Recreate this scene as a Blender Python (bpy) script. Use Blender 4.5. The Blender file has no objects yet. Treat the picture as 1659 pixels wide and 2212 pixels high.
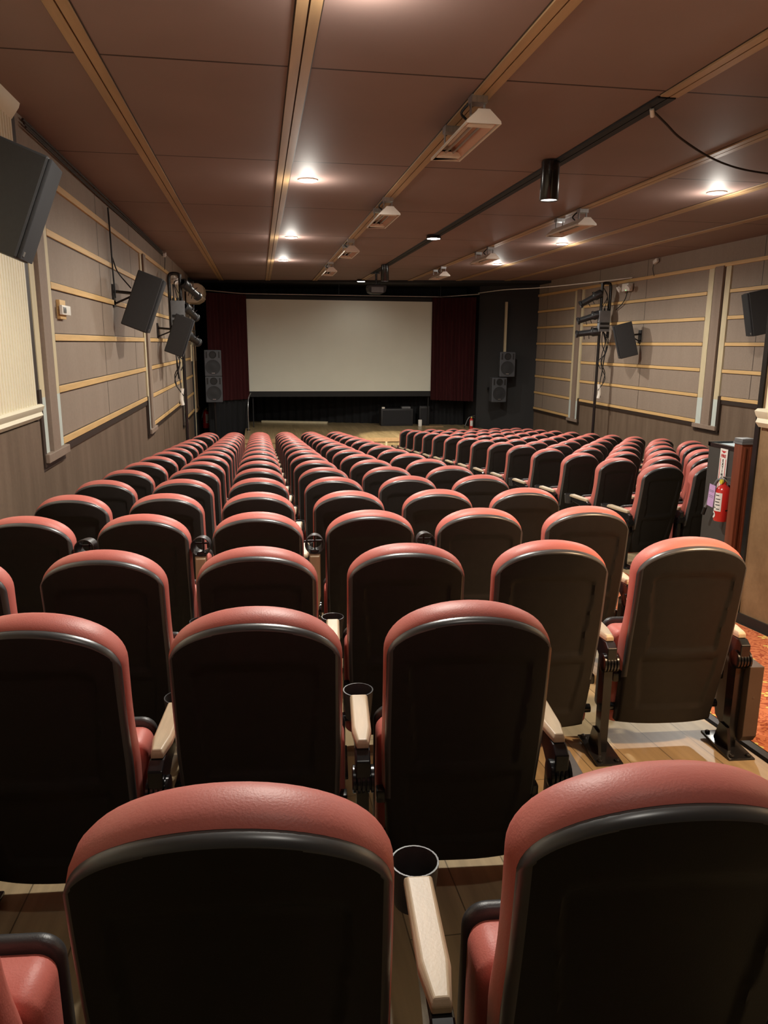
import bpy, bmesh, math, random
from mathutils import Vector, Matrix, Euler
random.seed(7)
PI = math.pi
SC = bpy.context.scene
COL = SC.collection

# ------------------------------------------------------------------ camera
# world: camera at the origin, +Y along the hall towards the screen, Z up
cam_data = bpy.data.cameras.new('camera')
cam = bpy.data.objects.new('camera', cam_data); COL.objects.link(cam)
cam_data.sensor_fit = 'HORIZONTAL'; cam_data.sensor_width = 36.0
cam_data.lens = 1635.74 / 1659.0 * 36.0
cam_data.clip_start = 0.02; cam_data.clip_end = 100
R_ = Vector((0.98714, -0.15970, 0.00749)); D_ = Vector((-0.027457, -0.215499, -0.976118)); F_ = Vector((0.157498, 0.963357, -0.217111))
cam.matrix_world = Matrix(((R_.x, -D_.x, -F_.x, 0), (R_.y, -D_.y, -F_.y, 0), (R_.z, -D_.z, -F_.z, 0), (0, 0, 0, 1)))
SC.camera = cam

# ------------------------------------------------------------------ world, view, lights
w = bpy.data.worlds.new('world'); SC.world = w; w.use_nodes = True
w.node_tree.nodes['Background'].inputs[0].default_value = (0.5, 0.45, 0.4, 1)
w.node_tree.nodes['Background'].inputs[1].default_value = 0.0
SC.view_settings.view_transform = 'Standard'; SC.view_settings.look = 'None'
SC.view_settings.exposure = 1.03; SC.view_settings.gamma = 1.0
SC.view_settings.use_curve_mapping = False
try:
    SC.cycles.use_denoising = True
    SC.cycles.max_bounces = 10; SC.cycles.diffuse_bounces = 7
    SC.cycles.sample_clamp_indirect = 6.0
except Exception:
    pass

CEIL = 1.62
XL, XR = -1.70, 7.50            # side walls
def floor_z(y): return -1.43 - 0.084 * min(y, 18.85)

COOL = (1.0, 0.95, 0.85); WARM = (1.0, 0.62, 0.34)
DOWNLIGHTS = [(0.54, 0.6), (0.54, 3.88), (0.54, 8.26), (0.55, 12.6), (0.54, 16.06),  # first position is an added fill without a fitting
              (4.92, 8.03), (4.95, 12.41), (4.90, 15.75)]
E_DOWN = 150.0
E_SPOT = 30.0
E_SIDE = 340.0
NEAR_FILL = 0.10            # added weak overhead fill above the nearest row, no fitting there
E_FILL = 8.0         # added point lamps that brighten the ceiling around each downlight
def lamp(name, typ, loc, energy, color, rot=(0, 0, 0), **kw):
    d = bpy.data.lights.new(name, typ); d.energy = energy; d.color = color
    for k, v in kw.items(): setattr(d, k, v)
    o = bpy.data.objects.new(name, d); COL.objects.link(o); o.location = loc; o.rotation_euler = rot
    return o
# entrance lobby beyond the open side of the hall: its own ceiling lamp lights the carpet
lamp('lobby_lamp', 'SPOT', (2.75, 0.9, 1.4), E_SIDE, (1.0, 0.64, 0.36), (Vector((2.40, 2.80, -1.3)) - Vector((2.75, .9, 1.4))).to_track_quat('-Z', 'Y').to_euler(), spot_size=math.radians(60), spot_blend=0.6, shadow_soft_size=0.12)

# ------------------------------------------------------------------ materials
def new_mat(name):
    m = bpy.data.materials.new(name); m.use_nodes = True
    nt = m.node_tree; return m, nt, nt.nodes['Principled BSDF']
def N(nt, t, **kw):
    n = nt.nodes.new(t)
    for k, v in kw.items(): setattr(n, k, v)
    return n
def coords(nt, scale=(1, 1, 1), rot=(0, 0, 0)):
    tc = N(nt, 'ShaderNodeTexCoord'); mp = N(nt, 'ShaderNodeMapping')
    mp.inputs['Scale'].default_value = scale; mp.inputs['Rotation'].default_value = rot
    nt.links.new(tc.outputs['Object'], mp.inputs['Vector']); return mp.outputs['Vector']
def c4(c): return (c[0], c[1], c[2], 1)
def mat(name, col, rough=0.6, var=0.0, scale=(8, 8, 8), bump=0.0, bscale=120.0, metallic=0.0, spec=0.5, col2=None, detail=4, coat=0.0):
    m, nt, b = new_mat(name)
    b.inputs['Base Color'].default_value = c4(col); b.inputs['Roughness'].default_value = rough
    b.inputs['Metallic'].default_value = metallic; b.inputs['Specular IOR Level'].default_value = spec
    if coat: b.inputs['Coat Weight'].default_value = coat; b.inputs['Coat Roughness'].default_value = 0.15
    n = N(nt, 'ShaderNodeTexNoise'); n.inputs['Scale'].default_value = 1.0; n.inputs['Detail'].default_value = detail
    nt.links.new(coords(nt, scale), n.inputs['Vector'])
    r = N(nt, 'ShaderNodeValToRGB')
    a = tuple(x * (1 - var) for x in col); z = col2 if col2 else tuple(min(1, x * (1 + var)) for x in col)
    r.color_ramp.elements[0].position = 0.3; r.color_ramp.elements[1].position = 0.7
    r.color_ramp.elements[0].color = c4(a); r.color_ramp.elements[1].color = c4(z)
    nt.links.new(n.outputs['Fac'], r.inputs['Fac']); nt.links.new(r.outputs['Color'], b.inputs['Base Color'])
    if bump:
        n2 = N(nt, 'ShaderNodeTexNoise'); n2.inputs['Scale'].default_value = bscale; n2.inputs['Detail'].default_value = 3
        nt.links.new(coords(nt), n2.inputs['Vector'])
        bp = N(nt, 'ShaderNodeBump'); bp.inputs['Strength'].default_value = bump; bp.inputs['Distance'].default_value = 0.002
        nt.links.new(n2.outputs['Fac'], bp.inputs['Height']); nt.links.new(bp.outputs['Normal'], b.inputs['Normal'])
    return m
def glow(name, col, strength):
    m, nt, b = new_mat(name)
    b.inputs['Base Color'].default_value = c4(col); b.inputs['Emission Color'].default_value = c4(col); b.inputs['Emission Strength'].default_value = strength
    return m
M = {}
M['shell'] = mat('black plastic', (0.0125, 0.0112, 0.0097), 0.55, 0.12, (30, 30, 30), 0.15, 500, spec=0.30)
M['rim'] = mat('black rim with painted highlight', (0.06, 0.061, 0.063), 0.33, 0.05, (30, 30, 30), spec=0.9)  # same plastic as the shell, greyed lighter to paint the edge highlight
M['red'] = mat('red vinyl', (0.56, 0.158, 0.128), 0.48, 0.05, (6, 6, 6), 0.25, 260, spec=0.4)
M['steel'] = mat('black painted steel', (0.010, 0.010, 0.011), 0.22, 0.1, (20, 20, 20), spec=0.6)
M['pan'] = mat('grey black plastic', (0.035, 0.035, 0.037), 0.4, 0.1, (30, 30, 30), 0.2, 400)
M['armwood'] = mat('pale beech', (0.52, 0.41, 0.275), 0.42, 0.10, (60, 6, 60), 0.1, 200)
M['endpanel'] = mat('brown end panel', (0.075, 0.050, 0.036), 0.45, 0.1, (12, 12, 12))
M['ceil'] = None
M['batten'] = mat('oak batten', (0.62, 0.40, 0.17), 0.5, 0.09, (10, 3, 40), 0.05, 150)
M['ceilbatten'] = mat('ceiling batten', (0.40, 0.25, 0.125), 0.5, 0.10, (18, 1.5, 18), 0.05, 150)
M['pale'] = mat('cream board', (0.55, 0.47, 0.30), 0.55, 0.08, (10, 10, 2))
M['bluewhite'] = mat('pale blue board', (0.52, 0.58, 0.54), 0.55, 0.06, (10, 10, 4))
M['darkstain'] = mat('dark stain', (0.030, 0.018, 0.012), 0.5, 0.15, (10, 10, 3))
M['cream'] = mat('cream paint', (0.72, 0.66, 0.50), 0.5, 0.03, (3, 3, 3))
M['black'] = mat('black paint', (0.0055, 0.0055, 0.006), 0.7, 0.25, (1.5, 1.5, 1.5))
M['charcoal'] = mat('charcoal wall', (0.0125, 0.0120, 0.0118), 0.75, 0.15, (2, 2, 0.7))
M['drape'] = mat('black drape', (0.004, 0.004, 0.005), 0.9, 0.2, (6, 6, 1))
M['maroon'] = mat('maroon velvet', (0.045, 0.0085, 0.0095), 0.9, 0.2, (9, 9, 1.2), spec=0.2)
M['screen'] = mat('projection screen', (0.67, 0.675, 0.585), 0.85, 0.02, (2, 2, 2), 0.1, 300, spec=0.1)
M['spk'] = mat('speaker black', (0.016, 0.016, 0.017), 0.55, 0.1, (40, 40, 40), 0.25, 600)
M['grille'] = mat('speaker grille cloth', (0.013, 0.013, 0.015), 0.8, 0.25, (300, 300, 300), 0.3, 900)
M['spkgrey'] = mat('speaker grey', (0.058, 0.062, 0.070), 0.5, 0.1, (30, 30, 30))
M['cone'] = mat('speaker cone', (0.016, 0.017, 0.019), 0.6, 0.15, (80, 80, 80), 0.3, 600)
M['white'] = mat('white enamel', (0.78, 0.74, 0.66), 0.4, 0.03, (8, 8, 8))
M['copper'] = mat('rose reflector', (0.70, 0.45, 0.34), 0.35, 0.05, (10, 4, 10), metallic=0.2)
M['metal'] = mat('brushed steel', (0.45, 0.45, 0.45), 0.3, 0.1, (60, 60, 5), metallic=0.9)
M['greybox'] = mat('grey steel box', (0.16, 0.165, 0.17), 0.5, 0.1, (10, 10, 10))
M['fixture'] = mat('stage light black', (0.013, 0.0135, 0.015), 0.42, 0.1, (20, 20, 20), spec=0.6)
M['cabinet'] = mat('cabinet grey', (0.050, 0.046, 0.042), 0.6, 0.08, (5, 5, 5))
M['bluetop'] = mat('light blue top', (0.50, 0.66, 0.72), 0.5, 0.03, (5, 5, 5))
M['mahogany'] = mat('mahogany', (0.165, 0.040, 0.018), 0.38, 0.25, (30, 30, 1.8))
M['extred'] = mat('extinguisher red', (0.55, 0.025, 0.02), 0.25, 0.03, (5, 5, 5), coat=0.3)
M['paper'] = mat('white paper', (0.80, 0.78, 0.74), 0.6, 0.02, (5, 5, 5))
M['signred'] = mat('sign red', (0.50, 0.02, 0.03), 0.5, 0.02, (5, 5, 5))
M['purple'] = mat('lilac tag', (0.56, 0.36, 0.66), 0.6, 0.03, (5, 5, 5))
M['rubber'] = mat('black rubber', (0.006, 0.006, 0.006), 0.6, 0.1, (5, 5, 5))
M['cablebrown'] = mat('brown cable', (0.028, 0.018, 0.014), 0.6, 0.1, (5, 5, 5))
M['yellow'] = mat('yellow label', (0.65, 0.55, 0.05), 0.5, 0.03, (5, 5, 5))
M['acbeige'] = mat('air conditioner beige', (0.52, 0.44, 0.32), 0.45, 0.05, (4, 4, 4))
M['lamp'] = glow('lamp lens', (1.0, 0.97, 0.93), 14.0)
M['lampdim'] = glow('lamp lens soft', (1.0, 0.93, 0.84), 4.0)
M['green'] = glow('green indicator', (0.25, 1.0, 0.35), 1.2)

def ceiling_mat():
    m, nt, b = new_mat('brown ceiling board')
    b.inputs['Roughness'].default_value = 0.62; b.inputs['Specular IOR Level'].default_value = 0.22
    n = N(nt, 'ShaderNodeTexNoise'); n.inputs['Scale'].default_value = 1.2; n.inputs['Detail'].default_value = 5
    nt.links.new(coords(nt), n.inputs['Vector'])
    r = N(nt, 'ShaderNodeValToRGB'); r.color_ramp.elements[0].position = .3; r.color_ramp.elements[1].position = .75
    r.color_ramp.elements[0].color = (0.240, 0.161, 0.141, 1); r.color_ramp.elements[1].color = (0.268, 0.180, 0.158, 1)
    nt.links.new(n.outputs['Fac'], r.inputs['Fac'])
    # joints between boards, 2.44 m apart
    tc = N(nt, 'ShaderNodeTexCoord'); sp = N(nt, 'ShaderNodeSeparateXYZ'); nt.links.new(tc.outputs['Object'], sp.inputs[0])
    ad = N(nt, 'ShaderNodeMath', operation='ADD'); ad.inputs[1].default_value = 24.4 - 5.05 + 1.22; nt.links.new(sp.outputs['Y'], ad.inputs[0])
    md = N(nt, 'ShaderNodeMath', operation='MODULO'); md.inputs[1].default_value = 2.44; nt.links.new(ad.outputs[0], md.inputs[0])
    sb = N(nt, 'ShaderNodeMath', operation='SUBTRACT'); sb.inputs[1].default_value = 1.22; nt.links.new(md.outputs[0], sb.inputs[0])
    ab = N(nt, 'ShaderNodeMath', operation='ABSOLUTE'); nt.links.new(sb.outputs[0], ab.inputs[0])
    lt = N(nt, 'ShaderNodeMath', operation='LESS_THAN'); lt.inputs[1].default_value = 0.011; nt.links.new(ab.outputs[0], lt.inputs[0])
    mx = N(nt, 'ShaderNodeMixRGB'); mx.inputs[2].default_value = (0.05, 0.028, 0.022, 1)
    nt.links.new(lt.outputs[0], mx.inputs[0]); nt.links.new(r.outputs[0], mx.inputs[1]); nt.links.new(mx.outputs[0], b.inputs['Base Color'])
    return m
M['ceil'] = ceiling_mat()

def wall_mat(name, base, streak, amt, sc=(4, 5.0, 0.7)):
    m, nt, b = new_mat(name); b.inputs['Roughness'].default_value = 0.62; b.inputs['Specular IOR Level'].default_value = 0.3
    n = N(nt, 'ShaderNodeTexNoise'); n.inputs['Scale'].default_value = 1; n.inputs['Detail'].default_value = 5; n.inputs['Roughness'].default_value = .6
    nt.links.new(coords(nt, sc), n.inputs['Vector'])
    r = N(nt, 'ShaderNodeValToRGB'); r.color_ramp.elements[0].position = .34; r.color_ramp.elements[1].position = .66
    r.color_ramp.elements[0].color = c4(tuple(x * (1 - amt) for x in base)); r.color_ramp.elements[1].color = c4(streak)
    nt.links.new(n.outputs['Fac'], r.inputs['Fac'])
    n3 = N(nt, 'ShaderNodeTexNoise'); n3.inputs['Scale'].default_value = 40; nt.links.new(coords(nt), n3.inputs['Vector'])
    mx = N(nt, 'ShaderNodeMixRGB', blend_type='OVERLAY'); mx.inputs[0].default_value = 0.12
    nt.links.new(r.outputs[0], mx.inputs[1]); nt.links.new(n3.outputs['Fac'], mx.inputs[2]); nt.links.new(mx.outputs[0], b.inputs['Base Color'])
    return m
M['wains'] = wall_mat('brown wainscot plywood', (0.142, 0.096, 0.064), (0.166, 0.116, 0.080), 0.16)
M['panel'] = wall_mat('taupe wall board', (0.268, 0.209, 0.162), (0.282, 0.222, 0.173), 0.03)
M['panelcol'] = wall_mat('taupe pilaster board', (0.235, 0.172, 0.130), (0.26, 0.195, 0.15), 0.06)
M['nearwall'] = wall_mat('brown sponge wall', (0.205, 0.124, 0.060), (0.255, 0.163, 0.084), 0.16, (3.5, 3.5, 3.0))

def wood_floor(name, c1, c2, scale=1.0, rough=0.38):
    m, nt, b = new_mat(name); b.inputs['Roughness'].default_value = rough
    br = N(nt, 'ShaderNodeTexBrick'); br.offset = 0.37
    br.inputs['Scale'].default_value = scale; br.inputs['Brick Width'].default_value = 1.25; br.inputs['Row Height'].default_value = 0.18
    br.inputs['Mortar Size'].default_value = 0.0022; br.inputs['Bias'].default_value = 0
    br.inputs['Color1'].default_value = c4(c1); br.inputs['Color2'].default_value = c4(c2); br.inputs['Mortar'].default_value = c4(tuple(x * .35 for x in c1))
    nt.links.new(coords(nt, (1, 1, 1), (0, 0, PI / 2)), br.inputs['Vector'])
    n = N(nt, 'ShaderNodeTexNoise'); n.inputs['Scale'].default_value = 1; n.inputs['Detail'].default_value = 6
    nt.links.new(coords(nt, (26, 1.6, 1)), n.inputs['Vector'])
    mx = N(nt, 'ShaderNodeMixRGB', blend_type='OVERLAY'); mx.inputs[0].default_value = 0.5
    nt.links.new(br.outputs['Color'], mx.inputs[1]); nt.links.new(n.outputs['Fac'], mx.inputs[2]); nt.links.new(mx.outputs[0], b.inputs['Base Color'])
    return m
M['floor'] = wood_floor('vinyl plank floor', (0.36, 0.27, 0.155), (0.29, 0.215, 0.12))
M['stage'] = wood_floor('stage boards', (0.42, 0.31, 0.165), (0.33, 0.24, 0.12), rough=0.3)

def carpet_mat():
    m, nt, b = new_mat('patterned carpet'); b.inputs['Roughness'].default_value = 0.95; b.inputs['Specular IOR Level'].default_value = 0.1
    # swirling vine ground
    n = N(nt, 'ShaderNodeTexNoise'); n.inputs['Scale'].default_value = 9; n.inputs['Detail'].default_value = 1; n.inputs['Distortion'].default_value = 1.6
    nt.links.new(coords(nt), n.inputs['Vector'])
    mu = N(nt, 'ShaderNodeMath', operation='MULTIPLY'); mu.inputs[1].default_value = 46; nt.links.new(n.outputs['Fac'], mu.inputs[0])
    sn = N(nt, 'ShaderNodeMath', operation='SINE'); nt.links.new(mu.outputs[0], sn.inputs[0])
    r = N(nt, 'ShaderNodeValToRGB'); r.color_ramp.elements[0].position = .35; r.color_ramp.elements[1].position = .75
    r.color_ramp.elements[0].color = (0.44, 0.150, 0.068, 1); r.color_ramp.elements[1].color = (0.25, 0.062, 0.030, 1)
    nt.links.new(sn.outputs[0], r.inputs['Fac'])
    # small four-petalled yellow flowers on a half-drop grid
    tc = N(nt, 'ShaderNodeTexCoord'); sp = N(nt, 'ShaderNodeSeparateXYZ'); nt.links.new(tc.outputs['Object'], sp.inputs[0])
    def mth(op, a, b_=None, c_=None):
        q = N(nt, 'ShaderNodeMath', operation=op)
        for i, v in enumerate((a, b_, c_)):
            if v is None: continue
            if isinstance(v, (int, float)): q.inputs[i].default_value = v
            else: nt.links.new(v, q.inputs[i])
        return q.outputs[0]
    W_, H_ = 0.17, 0.17
    row = mth('FLOOR', mth('DIVIDE', mth('ADD', sp.outputs['Y'], 50), H_))
    xo = mth('ADD', mth('ADD', sp.outputs['X'], 50), mth('MULTIPLY', mth('MODULO', row, 2), W_ * .5))
    fx = mth('SUBTRACT', mth('MODULO', xo, W_), W_ / 2); fy = mth('SUBTRACT', mth('MODULO', mth('ADD', sp.outputs['Y'], 50), H_), H_ / 2)
    rad = mth('SQRT', mth('ADD', mth('MULTIPLY', fx, fx), mth('MULTIPLY', fy, fy)))
    ang = mth('ARCTAN2', fy, fx)
    pet = mth('MULTIPLY', mth('ABSOLUTE', mth('SINE', mth('MULTIPLY', ang, 2))), 0.036)
    fl = mth('MULTIPLY', mth('LESS_THAN', rad, pet), mth('GREATER_THAN', rad, 0.008))
    mx = N(nt, 'ShaderNodeMixRGB'); mx.inputs[2].default_value = (0.52, 0.44, 0.13, 1)
    nt.links.new(fl, mx.inputs[0]); nt.links.new(r.outputs[0], mx.inputs[1]); nt.links.new(mx.outputs[0], b.inputs['Base Color'])
    return m
M['carpet'] = carpet_mat()

# ------------------------------------------------------------------ mesh helpers
class MB:
    """collects shapes and links them as one mesh object"""
    def __init__(s): s.v = []; s.f = []; s.mi = []; s.cur = 0
    def slot(s, i): s.cur = i; return s
    def add(s, vs, fs):
        o = len(s.v); s.v += [tuple(p) for p in vs]
        for f in fs: s.f.append(tuple(o + i for i in f)); s.mi.append(s.cur)
        return s
    def box(s, c, d, rot=None, bev=0.0):
        bm = bmesh.new(); bmesh.ops.create_cube(bm, size=1.0)
        for v in bm.verts: v.co = Vector((v.co.x * d[0], v.co.y * d[1], v.co.z * d[2]))
        if bev > 0: bmesh.ops.bevel(bm, geom=list(bm.edges), offset=bev, segments=2, profile=0.6, affect='EDGES')
        mt = Matrix.Translation(Vector(c)) @ (Euler(rot).to_matrix().to_4x4() if rot else Matrix.Identity(4))
        bm.verts.ensure_lookup_table(); bm.verts.index_update()
        s.add([mt @ v.co for v in bm.verts], [[v.index for v in f.verts] for f in bm.faces]); bm.free(); return s
    def bx(s, x0, x1, y0, y1, z0, z1, bev=0.0):
        return s.box(((x0 + x1) / 2, (y0 + y1) / 2, (z0 + z1) / 2), (abs(x1 - x0), abs(y1 - y0), abs(z1 - z0)), None, bev)
    def lathe(s, p0, p1, prof, n=20, caps=True):
        """prof: [(t along p0->p1 in metres, radius)]"""
        p0 = Vector(p0); ax = (Vector(p1) - p0).normalized()
        u = ax.orthogonal().normalized(); w_ = ax.cross(u)
        vs = []; fs = []
        for t, r in prof:
            for k in range(n):
                a = 2 * PI * k / n; vs.append(p0 + ax * t + u * (r * math.cos(a)) + w_ * (r * math.sin(a)))
        for i in range(len(prof) - 1):
            for k in range(n):
                a, b = i * n + k, i * n + (k + 1) % n; fs.append((a, b, b + n, a + n))
        if caps:
            fs.append(tuple(range(n - 1, -1, -1))); fs.append(tuple((len(prof) - 1) * n + k for k in range(n)))
        return s.add(vs, fs)
    def cyl(s, p0, p1, r, n=20, r2=None):
        L = (Vector(p1) - Vector(p0)).length
        return s.lathe(p0, p1, [(0, r), (L, r if r2 is None else r2)], n)
    def tube(s, pts, r, n=8):
        pts = [Vector(p) for p in pts]; vs = []; fs = []; up = None
        for i, p in enumerate(pts):
            t = (pts[min(i + 1, len(pts) - 1)] - pts[max(i - 1, 0)]).normalized()
            if up is None: up = t.orthogonal().normalized()
            up = (up - t * up.dot(t)).normalized(); sd = t.cross(up)
            for k in range(n):
                a = 2 * PI * k / n; vs.append(p + up * (r * math.cos(a)) + sd * (r * math.sin(a)))
        for i in range(len(pts) - 1):
            for k in range(n):
                a, b = i * n + k, i * n + (k + 1) % n; fs.append((a, b, b + n, a + n))
        fs.append(tuple(range(n - 1, -1, -1))); fs.append(tuple((len(pts) - 1) * n + k for k in range(n)))
        return s.add(vs, fs)
    def prism(s, poly, d, axis='Y', at=0.0):
        """poly of (a,b) extruded by d along axis from at"""
        def P(a, b, c): return {'Y': (a, c, b), 'X': (c, a, b), 'Z': (a, b, c)}[axis]
        n = len(poly); vs = [P(a, b, at) for a, b in poly] + [P(a, b, at + d) for a, b in poly]
        fs = [tuple(range(n)), tuple(range(2 * n - 1, n - 1, -1))] + [(i, (i + 1) % n + 0, (i + 1) % n + n, i + n) for i in range(n)]
        return s.add(vs, fs)
    def build(s, name, m, parent=None, smooth=40, bevel=0.0):
        me = bpy.data.meshes.new(name); me.from_pydata(s.v, [], s.f)
        bm = bmesh.new(); bm.from_mesh(me); bmesh.ops.recalc_face_normals(bm, faces=bm.faces); bm.to_mesh(me); bm.free()
        for k in (m if isinstance(m, (list, tuple)) else [m]): me.materials.append(M[k] if isinstance(k, str) else k)
        if any(s.mi):
            for p, i in zip(me.polygons, s.mi): p.material_index = i
        if smooth:
            me.shade_smooth(); me.set_sharp_from_angle(angle=math.radians(smooth))
        o = bpy.data.objects.new(name, me); COL.objects.link(o)
        if parent: o.parent = parent
        if bevel:
            b = o.modifiers.new('edge', 'BEVEL'); b.width = bevel; b.segments = 2; b.limit_method = 'ANGLE'
        return o
def tag(o, label=None, cat=None, group=None, kind=None):
    if label: o['label'] = label
    if cat: o['category'] = cat
    if group: o['group'] = group
    if kind: o['kind'] = kind
    return o
def thing(name, label, cat, loc=(0, 0, 0), rz=0.0, group=None, rot=None):
    o = bpy.data.objects.new(name, None); COL.objects.link(o); o.empty_display_size = 0.1
    o.location = loc; o.rotation_euler = rot if rot else (0, 0, rz)
    return tag(o, label, cat, group)
def struct(o): o['kind'] = 'structure'; return o
def smooth_path(pts, k=6):
    """Catmull-Rom through pts"""
    pts = [Vector(p) for p in pts]; P = [pts[0] * 2 - pts[1]] + pts + [pts[-1] * 2 - pts[-2]]; out = []
    for i in range(1, len(P) - 2):
        for j in range(k):
            t = j / k; a, b, c, d = P[i - 1], P[i], P[i + 1], P[i + 2]
            out.append(0.5 * ((2 * b) + (c - a) * t + (2 * a - 5 * b + 4 * c - d) * t * t + (3 * b - a - 3 * c + d) * t ** 3))
    return out + [pts[-1]]
def copy_tree(o, parent=None):
    c = o.copy(); COL.objects.link(c); c.parent = parent
    for ch in list(o.children): copy_tree(ch, c)
    return c

# ------------------------------------------------------------------ setting
YB = -2.6                                     # rear wall, behind the camera
fl = MB()
YF = 18.85
fl.add([(XL, YB, floor_z(YB)), (XR, YB, floor_z(YB)), (XR, YF, floor_z(YF)), (XL, YF, floor_z(YF)), (XL, 25, floor_z(YF)), (XR, 25, floor_z(YF))],
       [(0, 1, 2, 3), (3, 2, 5, 4)])
struct(fl.build('floor', 'floor', smooth=0))
ce = MB(); ce.bx(XL - .1, XR + .1, YB, 25, CEIL, CEIL + .1)
ceiling = struct(ce.build('ceiling', 'ceil', smooth=0))
X0 = -0.93
for k in range(7):
    xs = X0 + 1.22 * k
    segs = [(YB, 21.5, 'ceilbatten')] if k != 3 else [(YB, 5.12, 'ceilbatten'), (18.6, 21.5, 'ceilbatten'), (5.15, 18.55, 'steel')]
    for (a, b, mt) in segs:
        for sx in (-1, 1):
            m = MB(); wd = .058
            m.bx(xs + sx * .034 - wd / 2, xs + sx * .034 + wd / 2, a, b, CEIL - .014, CEIL + .002)
            if mt == 'steel': m.build('ceiling_track', 'black', ceiling, 0)
            else: m.build('batten', 'ceilbatten', ceiling, 0)
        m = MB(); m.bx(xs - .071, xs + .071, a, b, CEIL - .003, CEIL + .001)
        m.build('batten_painted_shade', 'darkstain', ceiling, 0)  # dark strip paints the shade in the groove and beside the battens
m = MB(); m.prism([(XL - .1, 21.65), (XR + .1, 19.35), (XR + .1, 25), (XL - .1, 25)], .06, 'Z', CEIL - .06)
struct(m.build('trim_1', 'black', smooth=0)); 

def side_wall(name, x, s, y0, y1, bays, niches):
    """s: +1 when the room lies towards +X from the wall"""
    m = MB(); m.bx(x, x - s * .12, y0, y1, floor_z(25) - .3, CEIL)
    wl = struct(m.build(name, 'wains', smooth=0))
    levels = [1.285, .865, .45, .03, -.40, -.835, -1.275, -1.705]
    b0 = min(a for a, b, n in bays); b1 = max(b for a, b, n in bays)
    ytop0, ytop1 = y0 if s < 0 else 6.2, y1
    for (a, b, n) in bays:
        zb = levels[n]
        t = MB(); t.bx(x - s * .001, x + s * .012, a, b, zb, CEIL - .0)
        t.build('wall_board', 'panel', wl, 0)
        for i in range(1, n + 1):
            t = MB(); t.bx(x, x + s * .03, a, b, levels[i] - .028, levels[i] + .028); t.build('batten', 'batten', wl, 0, bevel=.004)
            t = MB(); t.bx(x, x + s * .014, a, b, levels[i] - .036, levels[i] + .036); t.build('batten_painted_shade', 'darkstain', wl, 0)  # dark border paints a shade line along the batten
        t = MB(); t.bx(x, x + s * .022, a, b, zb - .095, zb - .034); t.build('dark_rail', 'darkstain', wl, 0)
        ns = max(1, round((b - a) / 2.44))
        for i in range(1, ns + 1):
            yy = a + (b - a) * i / (ns + 0.35)
            if yy < b - .3:
                t = MB(); t.bx(x, x + s * .0135, yy - .006, yy + .006, zb, CEIL); t.build('board_joint', 'darkstain', wl, 0)
    t = MB(); t.bx(x, x + s * .034, ytop0, ytop1, 1.285 - .03, 1.285 + .03); t.build('top_batten', 'batten', wl, 0, bevel=.004)
    for (a, b, n) in niches:
        t = MB(); t.bx(x - s * .001, x + s * .012, a, b, 1.25, CEIL); t.build('wall_board', 'panel', wl, 0)
        zb = levels[n] - .03; zm = levels[n - 1] - .03
        d = b - a; f1, f2, g1, g2 = a + .24 * d, a + .30 * d, a + .66 * d, a + .74 * d
        for (p, q) in ((a + .02, f1), (g2, b - .02)):
            t = MB(); t.bx(x, x + s * .03, p, q, zm, 1.26); t.build('cream_strip', 'pale', wl, 0)
            t = MB(); t.bx(x, x + s * .03, p, q, zb, zm); t.build('pale_blue_strip', 'bluewhite', wl, 0)
        t = MB(); t.bx(x, x + s * .055, f2, g1, zb, 1.27); t.build('pilaster', 'panelcol', wl, 0)
        t = MB(); t.bx(x, x + s * .016, f1, g2, zb, 1.26); t.build('pilaster_recess', 'darkstain', wl, 0)  # dark sheet paints the shadowed gap on either side of the pilaster
        t = MB(); t.bx(x, x + s * .07, a - .02, b + .02, zb - .07, zb); t.build('pilaster_sill', 'panelcol', wl, 0, bevel=.006)
        t = MB(); t.bx(x, x + s * .02, a - .05, b + .05, zb - .13, zb - .06); t.build('dark_rail', 'darkstain', wl, 0)
        e = (a - .05, a + .02) if s > 0 else (a - .05, a + .02)
        t = MB(); t.bx(x, x + s * .04, e[0], e[1], zb - .1, min(1.26, zb + .5) if s > 0 else zb + .5); t.build('dark_rail', 'darkstain', wl, 0)
    return wl
wall_left = side_wall('wall_left', XL, 1, YB, 25, [(6.84, 11.95, 5), (12.6, 17.3, 6), (17.95, 20.1, 7)], [(6.22, 6.84, 5), (11.95, 12.6, 6), (17.3, 17.95, 7)])
wall_right = side_wall('wall_right', XR, -1, 4.3, 25, [(4.3, 11.55, 5), (12.2, 17.2, 6), (17.75, 20.2, 7)], [(11.55, 12.2, 6), (17.2, 17.75, 7)])
# cream beadboard part of the left wall, chair rail and brown dado
t = MB(); t.bx(XL, XL + .03, YB, 6.12, -.53, CEIL - .06)
for i in range(150):
    y = YB + (i + .5) * 8.72 / 150
    t.bx(XL + .03, XL + .036, y - .018, y + .018, -.50, CEIL - .1)
t.build('beadboard', 'cream', wall_left, 0)
prof = [(0, 0), (.03, 0), (.055, .03), (.045, .055), (.06, .075), (.07, .10), (.05, .115), (0, .115)]
t = MB(); t.prism([(XL + a, -.585 + b) for a, b in prof], 8.78, 'Y', YB); t.build('chair_rail', 'cream', wall_left, 30)
t = MB(); t.prism([(XL, CEIL), (XL + .10, CEIL), (XL + .09, CEIL - .03), (XL + .04, CEIL - .10), (XL, CEIL - .13)], 8.72, 'Y', YB); t.build('crown_molding', 'cream', wall_left, 30)
t = MB(); t.bx(XL, XL + .028, 6.12, 6.22, -1.0, CEIL); t.build('dark_board', 'darkstain', wall_left, 0)
t = MB(); t.bx(XL, XL + .034, YB, 6.14, floor_z(YB) - 1.0, -.60); t.build('dado', 'wains', wall_left, 0)
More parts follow.
